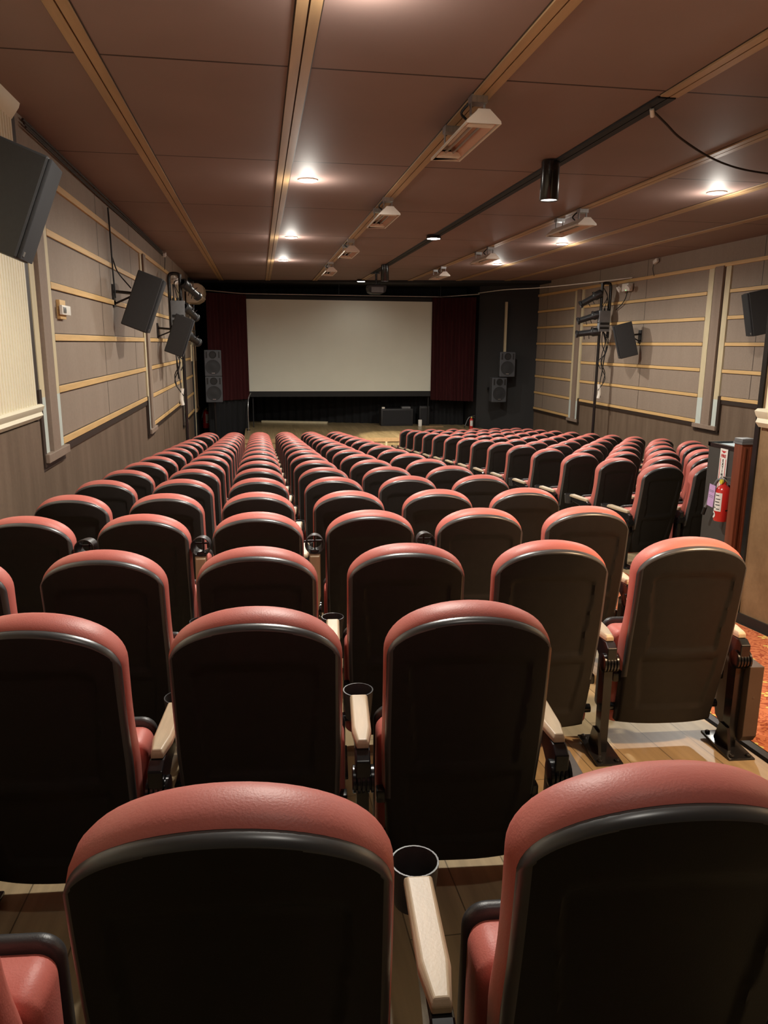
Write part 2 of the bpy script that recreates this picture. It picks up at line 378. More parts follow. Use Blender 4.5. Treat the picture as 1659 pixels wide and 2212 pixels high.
# near right: flank of the entrance block
XN = 3.10; YN = 4.33
t = MB(); t.bx(XN, XN + .14, -2.6, YN, floor_z(5) - .2, CEIL); t.bx(XN, XR + .1, YN - .14, YN, floor_z(5) - .2, CEIL)
wn = struct(t.build('wall_entrance', 'nearwall', smooth=0))
t = MB(); t.bx(XN - .012, XN, -2.6, YN - .05, -.45, CEIL); t.build('cream_upper', 'cream', wn, 0)
t = MB(); t.prism([(XN - a, -.49 + b) for a, b in prof], 6.9, 'Y', -2.6); t.build('chair_rail', 'cream', wn, 30)
t = MB(); t.bx(XN - .012, XN + .15, YN - .012, YN + .03, floor_z(5) - .2, .42); t.build('corner_strip', 'steel', wn, 0)
t = MB()
t.add([(XN - .015, -2.6, floor_z(-2.6) - .02), (XN - .015, YN, floor_z(YN) - .02), (XN - .015, YN, floor_z(YN) + .07), (XN - .015, -2.6, floor_z(-2.6) + .07),
       (XN + .01, -2.6, floor_z(-2.6) - .02), (XN + .01, YN, floor_z(YN) - .02), (XN + .01, YN, floor_z(YN) + .07), (XN + .01, -2.6, floor_z(-2.6) + .07)],
      [(0, 1, 2, 3), (4, 7, 6, 5), (0, 3, 7, 4), (1, 5, 6, 2), (3, 2, 6, 7), (0, 4, 5, 1)])
t.build('baseboard', 'rubber', wn, 0)
t = MB(); t.bx(XL - .1, XN + .1, YB - .12, YB, -2, CEIL); struct(t.build('wall_back', 'charcoal', smooth=0))
# carpet beside the rows and its metal edge
t = MB(); cz = lambda y: floor_z(y) + .006
t.add([(2.035, YB, cz(YB)), (XN - .03, YB, cz(YB)), (XN - .03, 6.0, cz(6)), (2.035, 4.1, cz(4.1))], [(0, 1, 2, 3)])
ca = t.build('carpet', 'carpet', smooth=0); tag(ca, 'orange patterned carpet with small yellow flowers beside the entrance wall', 'carpet')
t = MB(); t.add([(1.975, YB, cz(YB) - .005), (2.03, YB, cz(YB) - .005), (2.03, 4.1, cz(4.1) - .005), (1.975, 4.1, cz(4.1) - .005),
                 (1.985, YB, cz(YB) + .006), (2.022, YB, cz(YB) + .006), (2.022, 4.1, cz(4.1) + .006), (1.985, 4.1, cz(4.1) + .006)],
                [(0, 3, 2, 1), (4, 5, 6, 7), (0, 1, 5, 4), (1, 2, 6, 5), (2, 3, 7, 6), (3, 0, 4, 7)])
tag(t.build('carpet_edge_strip', 'steel', smooth=0), 'dark glossy strip along the edge of the orange carpet', 'edge strip')

# stage end: black walls, stage, masking
ZS = -2.33
t = MB(); t.prism([(-.42, YF), (6.2, YF), (6.2, 24.5), (-.42, 24.5)], ZS - floor_z(YF) + .2, 'Z', floor_z(YF) - .2)
st = struct(t.build('floor_stage', 'stage', smooth=0))
t = MB(); t.bx(-.43, 6.2, YF - .02, YF, ZS - .09, ZS + .006); t.build('stage_edge', 'ceilbatten', st, 0)
for i in range(12):
    x = -.2 + i * .55
    t = MB(); t.bx(x, x + .05, YF - .03, YF, floor_z(YF), ZS - .09); t.build('stage_front_stud', 'pale', st, 0)
t = MB(); t.bx(XL, XR, 24.4, 24.6, -3.4, CEIL); struct(t.build('wall_stage', 'black', smooth=0))
# black lining of the left corner
t = MB(); t.bx(XL - .02, XL + .05, 20.1, 24.5, -3.3, CEIL - .06)
cl = struct(t.build('wall_corner', 'black', smooth=0))
t = MB(); t.bx(XL + .05, XL + .065, 20.1, 20.13, -3.2, .9); t.build('white_edge', 'pale', cl, 0)
t = MB(); t.bx(XL + .05, XL + .07, 20.35, 20.39, -1.7, .9); t.build('batten', 'ceilbatten', cl, 0)
t = MB(); t.bx(XL + .05, XL + .07, 20.9, 20.94, -1.7, .9); t.build('batten', 'ceilbatten', cl, 0)
t = MB(); t.bx(XL + .05, XL + .075, 20.3, 21.3, -1.78, -1.70); t.build('batten', 'ceilbatten', cl, 0)
# black wall on the stage's other side, running back from the panelled wall
t = MB(); t.prism([(XR, 20.2), (6.05, 20.98), (6.05, 21.1), (XR, 20.32)], CEIL + 3.3, 'Z', -3.3)
wd = struct(t.build('wall_black', 'charcoal', smooth=0))
t = MB(); t.prism([(6.05, 20.97), (5.95, 21.4), (5.95, 24.5), (6.1, 24.5), (6.1, 21.0)], CEIL + 3.3, 'Z', -3.3); t.build('return_wall', 'black', wd, 0)

def folds(name, x0, y0, x1, y1, z0, z1, amp, n, m, ph=0.0, jit=.3):
    """pleated cloth hanging between two points, thick enough to read from both sides"""
    L = math.hypot(x1 - x0, y1 - y0); K = n * 8; nx, ny = -(y1 - y0) / L, (x1 - x0) / L
    rows = 10; vs = []; rnd = random.Random(n * 31 + int(L * 10)); phs = [rnd.uniform(-jit, jit) for _ in range(n + 2)]
    for side in (0, .012):
        for r in range(rows + 1):
            v = r / rows
            for k in range(K + 1):
                u = k / K; pp = u * n; off = amp * math.sin(2 * PI * pp + ph + phs[int(pp)] * (0.4 + v)) * (0.6 + .4 * v) + side
                vs.append((x0 + (x1 - x0) * u + nx * off, y0 + (y1 - y0) * u + ny * off, z1 + (z0 - z1) * v))
    S = (rows + 1) * (K + 1); fs = []
    for r in range(rows):
        for k in range(K):
            a = r * (K + 1) + k; fs.append((a, a + 1, a + K + 2, a + K + 1)); fs.append((S + a, S + a + K + 1, S + a + K + 2, S + a + 1))
    for k in range(K):
        a = rows * (K + 1) + k; fs.append((a, a + 1, S + a + 1, S + a)); fs.append((k, S + k, S + k + 1, k + 1))
    mb = MB().add(vs, fs); return mb.build(name, m, smooth=60)
tag(folds('curtain', -1.30, 20.55, -.30, 21.42, -1.52, 1.245, .05, 11, 'maroon'), 'dark maroon curtain on the side of the screen by the thermostat wall', 'curtain', 'maroon side curtains')
tag(folds('curtain', 4.83, 21.45, 5.93, 20.85, -1.57, 1.255, .05, 12, 'maroon'), 'dark maroon curtain on the side of the screen by the black wall and tall batten', 'curtain', 'maroon side curtains')
tag(folds('black_drape', -1.2, 23.7, 5.9, 21.75, ZS, CEIL - .07, .035, 30, 'drape'), 'long black drape hanging behind the screen at the back of the stage', 'drape')
tag(folds('black_drape', -1.35, 20.65, -.32, 21.5, -2.95, -1.5, .03, 7, 'drape'), 'short black drape under the maroon curtain beside the stage corner', 'drape')
# curtain rod
t = MB(); t.tube([(-1.45, 20.4, 1.30), (-.42, 21.3, 1.275), (5.05, 21.4, 1.285), (6.0, 20.8, 1.34)], .014, 8)
o = thing('curtain_rod', 'thin pale rod the maroon curtains hang from, bent at both ends', 'curtain rod', (0, 0, 0))
t.build('rod', 'metal', o)
t = MB()
for x, y, z in ((-.42, 21.3, 1.275), (2.2, 21.35, 1.28), (5.05, 21.4, 1.285)): t.cyl((x, y, z), (x, y, CEIL - .05), .006, 6)
t.build('hanger', 'steel', o)
# screen
o = thing('cinema_screen', 'large blank off-white projection screen above the stage', 'screen', (2.305, 21.52, -1.33))
hw = 2.605
m = MB(); m.bx(-hw, hw, -.012, .0, .01, 2.48); m.build('screen_cloth', 'screen', o, 0)
m = MB(); m.bx(-hw - .02, hw + .02, .0, .05, -.12, 2.56); m.bx(-hw - .06, hw + .06, -.015, .05, 2.48, 2.58); m.bx(-hw - .06, hw + .06, -.016, .05, -.14, .01)
m.build('screen_frame', 'black', o, 0)
m = MB()
for sx in (-2.5, 2.5): m.bx(sx - .012, sx + .012, .10, .13, ZS + 1.33, .0)
m.build('screen_stand', 'black', o, 0)
# stage bits
o = thing('amplifier_cabinet', 'wide black equipment cabinet with a white light standing under the screen', 'cabinet', (3.90, 21.83, ZS))
m = MB(); m.bx(-.47, .47, -.2, .2, 0, .50, .02); m.build('case', 'spk', o)
m = MB(); m.bx(-.42, .42, -.215, -.2, .05, .45); m.build('front_grille', 'grille', o, 0)
m = MB(); m.bx(-.44, -.36, -.18, -.1, .5, .545); m.build('power_unit', 'white', o, 0)
m = MB(); m.bx(.15, .40, -.15, .05, .5, .55); m.build('mixer_box', 'greybox', o, 0)
o = thing('floor_monitor', 'tall narrow black speaker behind the small white box on stage', 'speaker', (4.72, 21.7, ZS))
m = MB(); m.bx(-.15, .15, 0, .25, 0, .56, .015); m.build('case', 'spk', o)
m = MB(); m.bx(-.12, .12, -.012, 0, .1, .5); m.build('front_grille', 'grille', o, 0)
o = thing('outlet_box', 'small white box on the stage before the tall black speaker', 'electrical box', (4.55, 21.5, ZS))
m = MB(); m.bx(-.05, .05, -.03, .03, 0, .19, .008); m.build('case', 'white', o)
m = MB(); m.bx(-.03, .03, -.034, -.03, .04, .15); m.build('cover_plate', 'paper', o, 0)
m = MB(); m.box((1.0, 22.75, ZS + .03), (2.0, .14, .06), (0, 0, -.27), .006)
tag(m.build('timber_plank', 'pale'), 'long pale timber plank lying on the stage below the black drape', 'plank')
m = MB(); m.box((4.9, 21.35, ZS + .012), (.55, .3, .02), (0, 0, .1), .005)
tag(m.build('floor_board', 'ceilbatten'), 'thin loose brown board lying on stage by the white box', 'board')
o = thing('stage_stair_rail', 'thin pale metal handrail at the stage corner under the curtain', 'handrail', (-.33, 20.9, ZS))
m = MB(); m.tube(smooth_path([(0, 0, 0), (0, 0, .55), (.02, .1, .85), (.08, .3, .98)]), .016, 8); m.build('rail', 'metal', o)
m = MB(); m.cyl((0, 0, 0), (0, 0, .015), .05); m.build('base', 'steel', o)

# ------------------------------------------------------------------ cinema chair
def backy(z): return -.058 + .135 * (max(0, .91 - z) / .77) ** 1.35
WH, ZB, ZT = .2165, .115, .911
def half_w(z):
    return WH - .012 * max(0.0, min(1.0, (.52 - z) / .37)) ** 1.2
def arch(u, zt, h, n=2.1): return zt - h * (1 - (max(0.0, 1 - abs(u) ** n)) ** (1 / n))
def sstep(a, b, x):
    t = max(0.0, min(1.0, (x - a) / (b - a))); return t * t * (3 - 2 * t)
def ring(d, wid):                                # 0 outside, 1 inside
    return sstep(-wid, wid, d)
def shell_mesh():
    us = [math.sin(PI / 2 * k / 30) for k in range(-30, 31)]
    us = sorted(set([round(u, 5) for u in us] + [q * k for k in (-1, 1) for q in (.997, .991, .982, .970, .955, .935)]))
    vsn = [i / 60 for i in range(61)]; vsn = sorted(set([round(x, 5) for x in vsn] + [.9991, .9975, .995, .9915, .987, .9815, .977, .004, .01]))
    mb = MB(); nu = len(us); V = []
    RIM = set()
    for lay in (0, 1):
        for v in vsn:
            for u in us:
                zt = arch(u, ZT, .125); z = ZB + v * (zt - ZB); x = u * half_w(z)
                # bottom corners rounded
                d = min((1 - abs(u)) * WH, (1 - v) * (zt - ZB), v * (zt - ZB) + .004)
                y = backy(z) + .030 * abs(u) ** 2.5
                if d < .015: y += 1.25 * (.015 - math.sqrt(max(0, .015 ** 2 - (.015 - d) ** 2)))
                # embossed outline panels: upper trapezoid, lower box
                wu = .140 + .020 * sstep(.48, .80, z)
                dz = min(arch(x / wu, .80, .035, 2.2) - z if abs(x) < wu else -1, z - .47); dd = min(wu - abs(x), dz)
                wl_ = .155 - .02 * sstep(.40, .2, z); d2 = min(wl_ - abs(x), .43 - z, z - .20)
                if lay == 0: y += .009 * ring(dd, .007) + .008 * ring(d2, .007)
                else: y += .018
                if lay == 0 and d < .0145 and v > .3: RIM.add(len(V))
                V.append((x, y, z))
    nv = len(vsn); S = nu * nv; fs = []
    for j in range(nv - 1):
        for i in range(nu - 1):
            a = j * nu + i; fs.append((a, a + 1, a + nu + 1, a + nu)); fs.append((S + a, S + a + nu, S + a + nu + 1, S + a + 1))
    for i in range(nu - 1):
        fs.append((i, S + i, S + i + 1, i + 1)); a = (nv - 1) * nu + i; fs.append((a, a + 1, S + a + 1, S + a))
    for j in range(nv - 1):
        a = j * nu; fs.append((a, a + nu, S + a + nu, S + a)); a += nu - 1; fs.append((a, S + a, S + a + nu, a + nu))
    mb.add(V, fs); mb.mi = [1 if sum(i in RIM for i in f) >= 3 else 0 for f in mb.f]
    return mb
def cushion_mesh():
    """red back cushion: loops of an arched outline lofted from the shell forwards"""
    zb = .36; N_ = 29
    def outline(off, top):
        pts = []
        for k in range(12):
            z = zb + (0.76 - zb) * k / 12; pts.append((-(half_w(z) + off), z))
        for k in range(N_):
            u = math.sin(-PI / 2 + PI * k / (N_ - 1)); z = arch(u, ZT + top, .122 + top); pts.append((u * (half_w(.8) + off), z))
        for k in range(11, -1, -1):
            z = zb + (0.76 - zb) * k / 12; pts.append(((half_w(z) + off), z))
        return pts
    sec = [(.012, -.018, -.014), (.017, -.006, -.005), (.024, .000, .006), (.045, .004, .017), (.075, .005, .021), (.100, .001, .016), (.117, -.010, .003), (.127, -.03, -.020), (.131, -.07, -.06)]
    V = []; L = None
    for d, off, top in sec:
        o = outline(off, top); L = len(o)
        for x, z in o:
            hd = sstep(.62, .93, z)
            dd = d * (0.80 + .20 * hd) if d > .016 else d
            bulge = .020 * math.exp(-((z - .46) / .10) ** 2) * (d / .11)
            V.append((x, backy(z) + dd + bulge + .028 * min(1, abs(x) / WH) ** 2.5 * (1 if d < .08 else .7), z))
    fs = []
    for r in range(len(sec) - 1):
        for i in range(L - 1):
            a = r * L + i; fs.append((a, a + 1, a + L + 1, a + L))
        a = r * L; fs.append((a + L - 1, a, a + L, a + 2 * L - 1))
    b = (len(sec) - 1) * L
    for i in range(L // 2 - (0 if L % 2 else 1)):
        if L - 2 - i > i + 1: fs.append((b + i, b + i + 1, b + L - 2 - i, b + L - 1 - i))
        else: fs.append((b + i, b + i + 1, b + L - 1 - i))
    for i in range(L // 2 - (0 if L % 2 else 1)):
        if L - 2 - i > i + 1: fs.append((i + 1, i, L - 1 - i, L - 2 - i))
        else: fs.append((i + 1, i, L - 1 - i))
    return MB().add(V, fs)
def rounded_slab(w, z0, z1, ya, yb, rz, n=7, e=.012):
    """upright slab, corners rounded by rz, edges eased by e; ya/yb functions of z"""
    def outline(o):
        p = []
        for (cx, cz, a0) in ((w - rz, z1 - rz, 0), (-(w - rz), z1 - rz, 90), (-(w - rz), z0 + rz, 180), (w - rz, z0 + rz, 270)):
            for k in range(n + 1):
                a = math.radians(a0 + 90 * k / n); p.append((cx + (rz - o) * math.cos(a), cz + (rz - o) * math.sin(a)))
        return p
    V = []; L = 4 * (n + 1)
    for t, o in ((0, e), (e * .3, e * .3), (e, 0), (1 - e, 0), (1 - e * .3, e * .3), (1, e)):
        for x, z in outline(o):
            A, B = ya(z), yb(z); T = B - A
            y = A + t if t < .5 else B - (1 - t)
            V.append((x, y, z))
    fs = [tuple(range(L)), tuple(5 * L + i for i in range(L - 1, -1, -1))]
    for r in range(5):
        for i in range(L):
            a = r * L + i; b = r * L + (i + 1) % L; fs.append((a, b, b + L, a + L))
    return MB().add(V, fs)

def build_chair():
    t = thing('cinema_chair', 'x', 'chair')
    shell_mesh().build('back_shell', ['shell', 'rim'], t, 50)
    cushion_mesh().build('back_cushion', 'red', t, 60)
    sy = lambda z: .135 + .10 * (.55 - z) * .3
    c = rounded_slab(.230, .09, .505, lambda z: .140 + .02 * (.5 - z), lambda z: .252 + .02 * (.5 - z), .040, e=.020)
    
    c.build('seat_cushion', 'red', t, 45)
    p = rounded_slab(.234, .09, .520, lambda z: .250 + .02 * (.5 - z), lambda z: .278 + .05 * (.5 - z), .045, e=.010)
    p.build('seat_pan', 'pan', t, 45)
    m = MB(); m.bx(-.235, .235, .10, .135, .30, .34, .006); m.cyl((-.24, .15, .17), (.24, .15, .17), .018); m.build('cross_bar', 'steel', t)
    return t
def add_standard(t, sx, end):
    """leg, hinge and armrest at one side of a chair (sx = -1 or 1)"""
    x = sx * .275
    m = MB(); m.prism([(.055, .0), (.105, .0), (.115, .40), (.055, .40)], .034, 'X', x - .017); lg = m.build('leg', 'steel', t, 0)
    m = MB(); m.box((x, .085, .006), (.11, .24, .012), None, .004)
    for a, b in ((-.035, -.015), (.035, -.015), (-.035, .185), (.035, .185)): m.lathe((x + a, b, .012), (x + a, b, .03), [(0, .011), (.007, .011), (.010, .006)], 8)
    m.prism([(.03, .012), (.15, .012), (.115, .10), (.055, .10)], .012, 'X', x - .026)
    m.build('foot_plate', 'steel', lg)
    m = MB()
    pr = []
    for k in range(5):
        b = k * .0125; pr += [(b, .030), (b + .002, .038), (b + .009, .038), (b + .011, .030)]
    m.lathe((x - .029, .060, .405), (x + .029, .060, .405), [(0, .0)] + pr + [(pr[-1][0] + .002, 0)], 20, caps=False); m.build('hinge', 'steel', t, 35)
    arm = bpy.data.objects.new('armrest', ARM['body']); COL.objects.link(arm); arm.parent = t; arm.location = (x, .06, .42)
    pad = bpy.data.objects.new('wooden_pad', ARM['pad']); COL.objects.link(pad); pad.parent = arm
    cup = bpy.data.objects.new('cup_holder', ARM['cup']); COL.objects.link(cup); cup.parent = arm
    if end:
        pth = [(.02, .385), (.21, .385), (.25, .36), (.26, .12), (.24, .07), (.20, .05), (.04, .05), (.02, .08)]
        m = MB(); m.prism(pth, sx * .060, 'X', x + sx * .022); m.lathe((x + sx * .05, .019, .25), (x + sx * .05, .025, .25), [(0, .006), (.004, .006)], 8)
        m.build('end_panel', 'endpanel', t, 0, bevel=.01)
    return arm
def arm_meshes():
    # local frame: origin at the hinge axis, +Y forward, +Z up
    body = MB()
    body.prism([(-.030, -.012), (.015, -.035), (.10, .012), (.31, .040), (.315, .072), (.0, .072), (-.030, .055)], .040, 'X', -.020)
    b = body.build('arm_tmp', 'steel', None, 0, bevel=.004)
    pad = MB()
    P0 = [(-.016, .005), (.016, .005), (.0275, .08), (.0275, .295), (-.0275, .295), (-.0275, .08)]
    P1 = [(-.012, .012), (.012, .012), (.021, .085), (.022, .285), (-.022, .285), (-.021, .085)]
    V = [(a, b_, .073) for a, b_ in P0] + [(a, b_, .088) for a, b_ in P0] + [(a, b_, .098) for a, b_ in P1]
    fs = [tuple(range(5, -1, -1)), tuple(range(12, 18))]
    for r in range(2):
        for i in range(6): fs.append((r * 6 + i, r * 6 + (i + 1) % 6, r * 6 + 6 + (i + 1) % 6, r * 6 + 6 + i))
    pad.add(V, fs); p = pad.build('pad_tmp', 'armwood', None, 0, bevel=.003)
    cup = MB(); cy = .343
    cup.lathe((0, cy, -.005), (0, cy, .1), [(0, .040), (.02, .0425), (.088, .048), (.092, .048), (.092, .0445), (.088, .0445), (.02, .039), (0, .036), (0, .040)], 28, caps=False)
    cup.bx(-.038, .038, cy - .004, cy + .004, -.005, .002); cup.bx(-.004, .004, cy - .038, cy + .038, -.005, .002)
    cup.bx(-.02, .02, cy - .062, cy - .04, .03, .075)
    c = cup.build('cup_tmp', 'pan', None, 40)
    out = {'body': b, 'pad': p, 'cup': c}; res = {}
    dg = bpy.context.evaluated_depsgraph_get()
    for k, o in out.items():
        me = bpy.data.meshes.new_from_object(o.evaluated_get(dg)); me.name = 'armrest_' + k; res[k] = me
        bpy.data.objects.remove(o)
    return res
ARM = arm_meshes()
proto = build_chair(); add_standard(proto, -1, False)
proto_end = copy_tree(proto); add_standard(proto_end, 1, True)
ORD = ['first', 'second', 'third', 'fourth', 'fifth', 'sixth', 'seventh', 'eighth', 'ninth', 'tenth', 'eleventh', 'twelfth', 'thirteenth', 'fourteenth', 'fifteenth', 'sixteenth', 'seventeenth', 'eighteenth']
def place(x, y, rz, label, end, raised=False):
    key = 'e' if end else 'n'; src = proto_end if end else proto
    c = copy_tree(src)
    c.location = (x, y, floor_z(y)); c.rotation_euler = (0, 0, rz); c['label'] = label
    c['group'] = 'red and black cinema chairs'
    if raised: todo.append(c)
    return c
def drop(o):
    for ch in list(o.children): drop(ch)
    bpy.data.objects.remove(o)
todo = []
XC = [-1.12, -.575, -.03, .52, 1.07, 1.62]
YR = [.895, 1.82, 2.68, 3.63, 4.54, 5.50] + [5.50 + .925 * k for k in range(1, 13)]
for k in range(18):
    cols = {0: [1, 2, 3], 1: [0, 1, 2, 3]}.get(k, [0, 1, 2, 3, 4, 5])
    if k == 14: cols = [1, 2, 3, 4, 5]
    for c in cols:
        x = XC[c] + ({1: -.035, 2: -.026, 3: .028}[c] if k == 0 else 0); y = YR[k] - .068 * (x + .03)
        rz = math.radians(-4.5 + random.uniform(-.7, .7))
        lab = 'red and black chair of the straight block, %s row from rear, %s from wall' % (ORD[k], ORD[c])
        ch = place(x, y, rz, lab, c == cols[-1], raised=(k == 3 and c in (1, 2, 3, 4)))
        if k == 0 and c == 2:       # no armrest shows at this seat
            drop([q for q in ch.children if q.name.startswith('armrest')][0])
        if k == 0 and c == 3:                  # the rearmost row is spaced wider: its shared supports stand midway
            for q in ch.children:
                if q.name.split('.')[0] in ('leg', 'hinge', 'armrest') and (q.location.x < 0 or q.name.split('.')[0] != 'armrest'): q.location.x -= .028
YQ = [6.08, 6.93, 7.80, 8.74, 9.68, 10.55, 11.45, 12.31, 13.2, 14.15, 15.05, 15.95, 16.78, 17.62]
for k in range(14):
    ncol = 6
    for c in range(ncol):
        th = math.radians(11 - .25 * k)
        x = 3.47 + .56 * c * math.cos(th); y = YQ[k] + .56 * c * math.sin(th)
        lab = 'red and black chair of the angled block, %s row past cabinet, %s from aisle' % (ORD[k], ORD[c])
        place(x, y, th * .9 + math.radians(random.uniform(-.7, .7)), lab, c == ncol - 1)
drop(proto); drop(proto_end)
for c in todo:                      # the row of folded-up armrests
    for ch in c.children:
        if ch.name.startswith('armrest'): ch.rotation_euler = (math.radians(88), 0, 0)
    c['label'] = c['label'].replace('red and black chair', 'chair with raised armrest')

# ------------------------------------------------------------------ ceiling fittings
for i, (x, y) in enumerate(DOWNLIGHTS):
    if y > 3:
        side = 'the thermostat side' if x < 2 else 'the extinguisher cabinet side'
        seq = {3.88: 'out past the top', 8.26: 'first', 12.6: 'second', 16.06: 'third', 8.03: 'first', 12.41: 'second', 15.75: 'third'}[y]
        if y > 4:
            o = thing('downlight', 'bright recessed downlight, %s of the row on %s of the ceiling' % (seq, side), 'ceiling light', (x, y, CEIL), group='recessed ceiling downlights')
            m = MB(); m.lathe((0, 0, 0), (0, 0, -1), [(0, .10), (.012, .10), (.016, .085), (.010, .080), (0, .078)], 28, caps=False); m.build('trim_ring', 'white', o)
            m = MB(); m.cyl((0, 0, -.004), (0, 0, -.011), .079, 28); m.build('lens', 'lamp', o, 0)
    lamp('downlight_lamp', 'SPOT', (x, y, CEIL - .05), E_DOWN * (NEAR_FILL if y < 1 else 1.3 if y < 4 else 1), COOL, (0, 0, 0), spot_size=math.radians(172), spot_blend=0.55, shadow_soft_size=.07)
    lamp('ceiling_fill', 'POINT', (x, y, CEIL - .16), E_FILL * (NEAR_FILL if y < 1 else 1), COOL, shadow_soft_size=.07)
def can(x, y, label):
    o = thing('cylinder_spotlight', label, 'ceiling light', (x, y, CEIL - .012), group='black cylinder spotlights')
    m = MB(); m.lathe((0, 0, 0), (0, 0, -1), [(0, .0), (0, .082), (.325, .084), (.33, .080), (.325, .074), (.30, .072)], 32, caps=False); m.build('housing', 'steel', o)
    m = MB(); m.cyl((0, 0, -.312), (0, 0, -.318), .073, 28); m.build('lens', 'lampdim', o, 0)
    return o
can(2.64, 7.0, 'black cylinder spotlight hanging from the black track, the larger one by the heaters')
can(2.66, 16.4, 'small black cylinder spotlight beside the ceiling projector')
lamp('cylinder_lamp', 'SPOT', (2.64, 7.0, CEIL - .36), E_SPOT * 1.2, COOL, (math.radians(3), 0, 0), spot_size=math.radians(85), spot_blend=.6, shadow_soft_size=.05)
lamp('cylinder_lamp', 'SPOT', (2.66, 16.4, CEIL - .36), E_SPOT * 26.0, (1, .88, .66), (math.radians(38), 0, math.radians(-13)), spot_size=math.radians(24), spot_blend=.5, shadow_soft_size=.04)
def disc(x, y, label):
    o = thing('disc_spotlight', label, 'ceiling light', (x, y, CEIL - .012), group='flat disc lights on the track')
    m = MB(); m.lathe((0, 0, 0), (0, 0, -1), [(0, .0), (0, .11), (.04, .115), (.045, .105), (.04, .098)], 32, caps=False); m.build('housing', 'steel', o)
    m = MB(); m.cyl((0, 0, -.035), (0, 0, -.044), .098, 28); m.build('lens', 'lamp', o, 0)
    lamp('disc_lamp', 'SPOT', (x, y, CEIL - .08), E_SPOT * (.25 if y > 18 else 1), COOL, (0, 0, 0), spot_size=math.radians(150), spot_blend=.6, shadow_soft_size=.06)
disc(2.68, 11.9, 'flat round light on the black track beside the heater row')
disc(2.67, 20.3, 'flat round light on the ceiling just before the black beam above the screen')

def heater(x, y, label, yaw=0.0):
    o = thing('infrared_heater', label, 'heater', (x, y, CEIL), yaw, 'white infrared ceiling heaters')
    L = 1.05; zt, zb = -.135, -.215
    out_ = [(-.118, zb), (-.115, zb + .018), (-.045, zt), (.045, zt), (.115, zb + .018), (.118, zb)]
    inn = [(.105, zb), (.102, zb + .014), (.04, zt + .01), (-.04, zt + .01), (-.102, zb + .014), (-.105, zb)]
    m = MB(); m.prism(out_ + inn, L, 'Y', 0.0); m.prism(out_, .008, 'Y', -.008); m.prism(out_, .008, 'Y', L); m.build('housing', 'white', o, 0)
    m = MB(); m.prism([(-.095, zb + .006), (-.04, zt + .006), (.04, zt + .006), (.095, zb + .006), (.036, zt + .001), (-.036, zt + .001)], L - .02, 'Y', .01); m.build('reflector', 'copper', o, 0)
    for yy in (.09, L - .09):
        m = MB(); m.bx(-.09, .09, yy - .035, yy + .035, zb + .006, zb + .04, .004); m.build('tube_holder', 'white', o, 0)
    for sx in (-.03, .03):
        m = MB(); m.cyl((sx, .10, zb + .035), (sx, L - .10, zb + .035), .009, 10); m.build('quartz_tube', 'metal', o)
    for yy in (.16, L - .16):
        m = MB(); m.bx(-.055, .055, yy - .05, yy + .05, -.055, -.008); m.bx(-.05, -.044, yy - .02, yy + .02, zt + .01, -.05); m.bx(.044, .05, yy - .02, yy + .02, zt + .01, -.05)
        m.build('mounting_bracket', 'metal', o, 0)
    m = MB(); m.tube(smooth_path([(-.04, .2, -.03), (-.09, .24, -.09), (-.05, .27, -.12)]), .009, 6); m.build('flex_conduit', 'rubber', o)
XH = X0 + 2 * 1.22 - .02
for y, l in ((5.2, 'largest white infrared heater over the middle rows, closest to the black cylinder'), (8.85, 'white infrared heater, second in the long row of four heaters'),
             (12.4, 'white infrared heater, third in the long row of four heaters'), (15.9, 'white infrared heater at the screen end of the long row')):
    heater(XH, y, l)
XK = X0 + 4 * 1.22 - .02
for y, l in ((9.1, 'white infrared heater at the cabinet end of the shorter row above the angled block'), (12.9, 'middle white infrared heater of the shorter row above the angled block'),
             (16.3, 'white infrared heater at the screen end of the shorter row')):
    heater(XK, y, l)
# projector
o = thing('ceiling_projector', 'dark projector hanging from a pole before the screen', 'projector', (2.75, 18.2, CEIL - .014))
m = MB(); m.cyl((0, 0, 0), (0, 0, -.02), .08); m.cyl((0, 0, 0), (0, 0, -.25), .025); m.bx(-.09, .09, -.09, .09, -.27, -.25); m.build('ceiling_pole', 'steel', o)
m = MB()
pts = [(-.20, -.28), (.20, -.28), (.22, -.33), (.19, -.44), (.12, -.475), (-.12, -.475), (-.19, -.44), (-.22, -.33)]
m.prism(pts, .42, 'Y', -.2); m.build('case', 'spk', o, 0, bevel=.015)
m = MB(); m.bx(-.14, .14, -.206, -.2, -.45, -.33); m.build('vent_panel', 'greybox', o, 0)
m = MB(); m.cyl((.08, .22, -.38), (.08, .27, -.38), .05); m.build('lens', 'fixture', o)
# cables on the ceiling
m = MB(); m.tube(smooth_path([(2.756, 5.39, 1.60), (2.95, 5.55, 1.565), (3.155, 5.7, 1.515), (3.513, 5.9, 1.448), (3.887, 6.1, 1.423), (4.25, 6.2, 1.412), (4.8, 6.4, 1.44), (5.6, 6.6, 1.60)]), .008, 8)
o = thing('hanging_cable', 'thin dark cable sagging from the black track across the ceiling', 'cable'); m.build('cable', 'cablebrown', o)
m = MB(); m.cyl((2.74, 5.37, 1.605), (2.77, 5.41, 1.57), .016, 12); m.build('plug_end', 'white', o)
m = MB(); m.tube(smooth_path([(5.95, 20.75, 1.36), (6.19, 19.2, 1.352), (6.606, 18.0, 1.325), (7.0, 16.6, 1.32), (7.46, 14.9, 1.33)]), .010, 8)
tag(m.build('white_cable', 'white'), 'slack white cable from the curtain rod end to the panelled wall', 'cable')
m = MB()
for i, dz in enumerate((.03, .06, .085)):
    m.tube(smooth_path([(XL + .035 + .008 * i, 6.4, CEIL - dz), (XL + .035, 9, CEIL - dz - .01 * (i % 2)), (XL + .03, 11.5, CEIL - dz + .01), (XL + .03, 14.8, CEIL - dz)]), .009, 6)
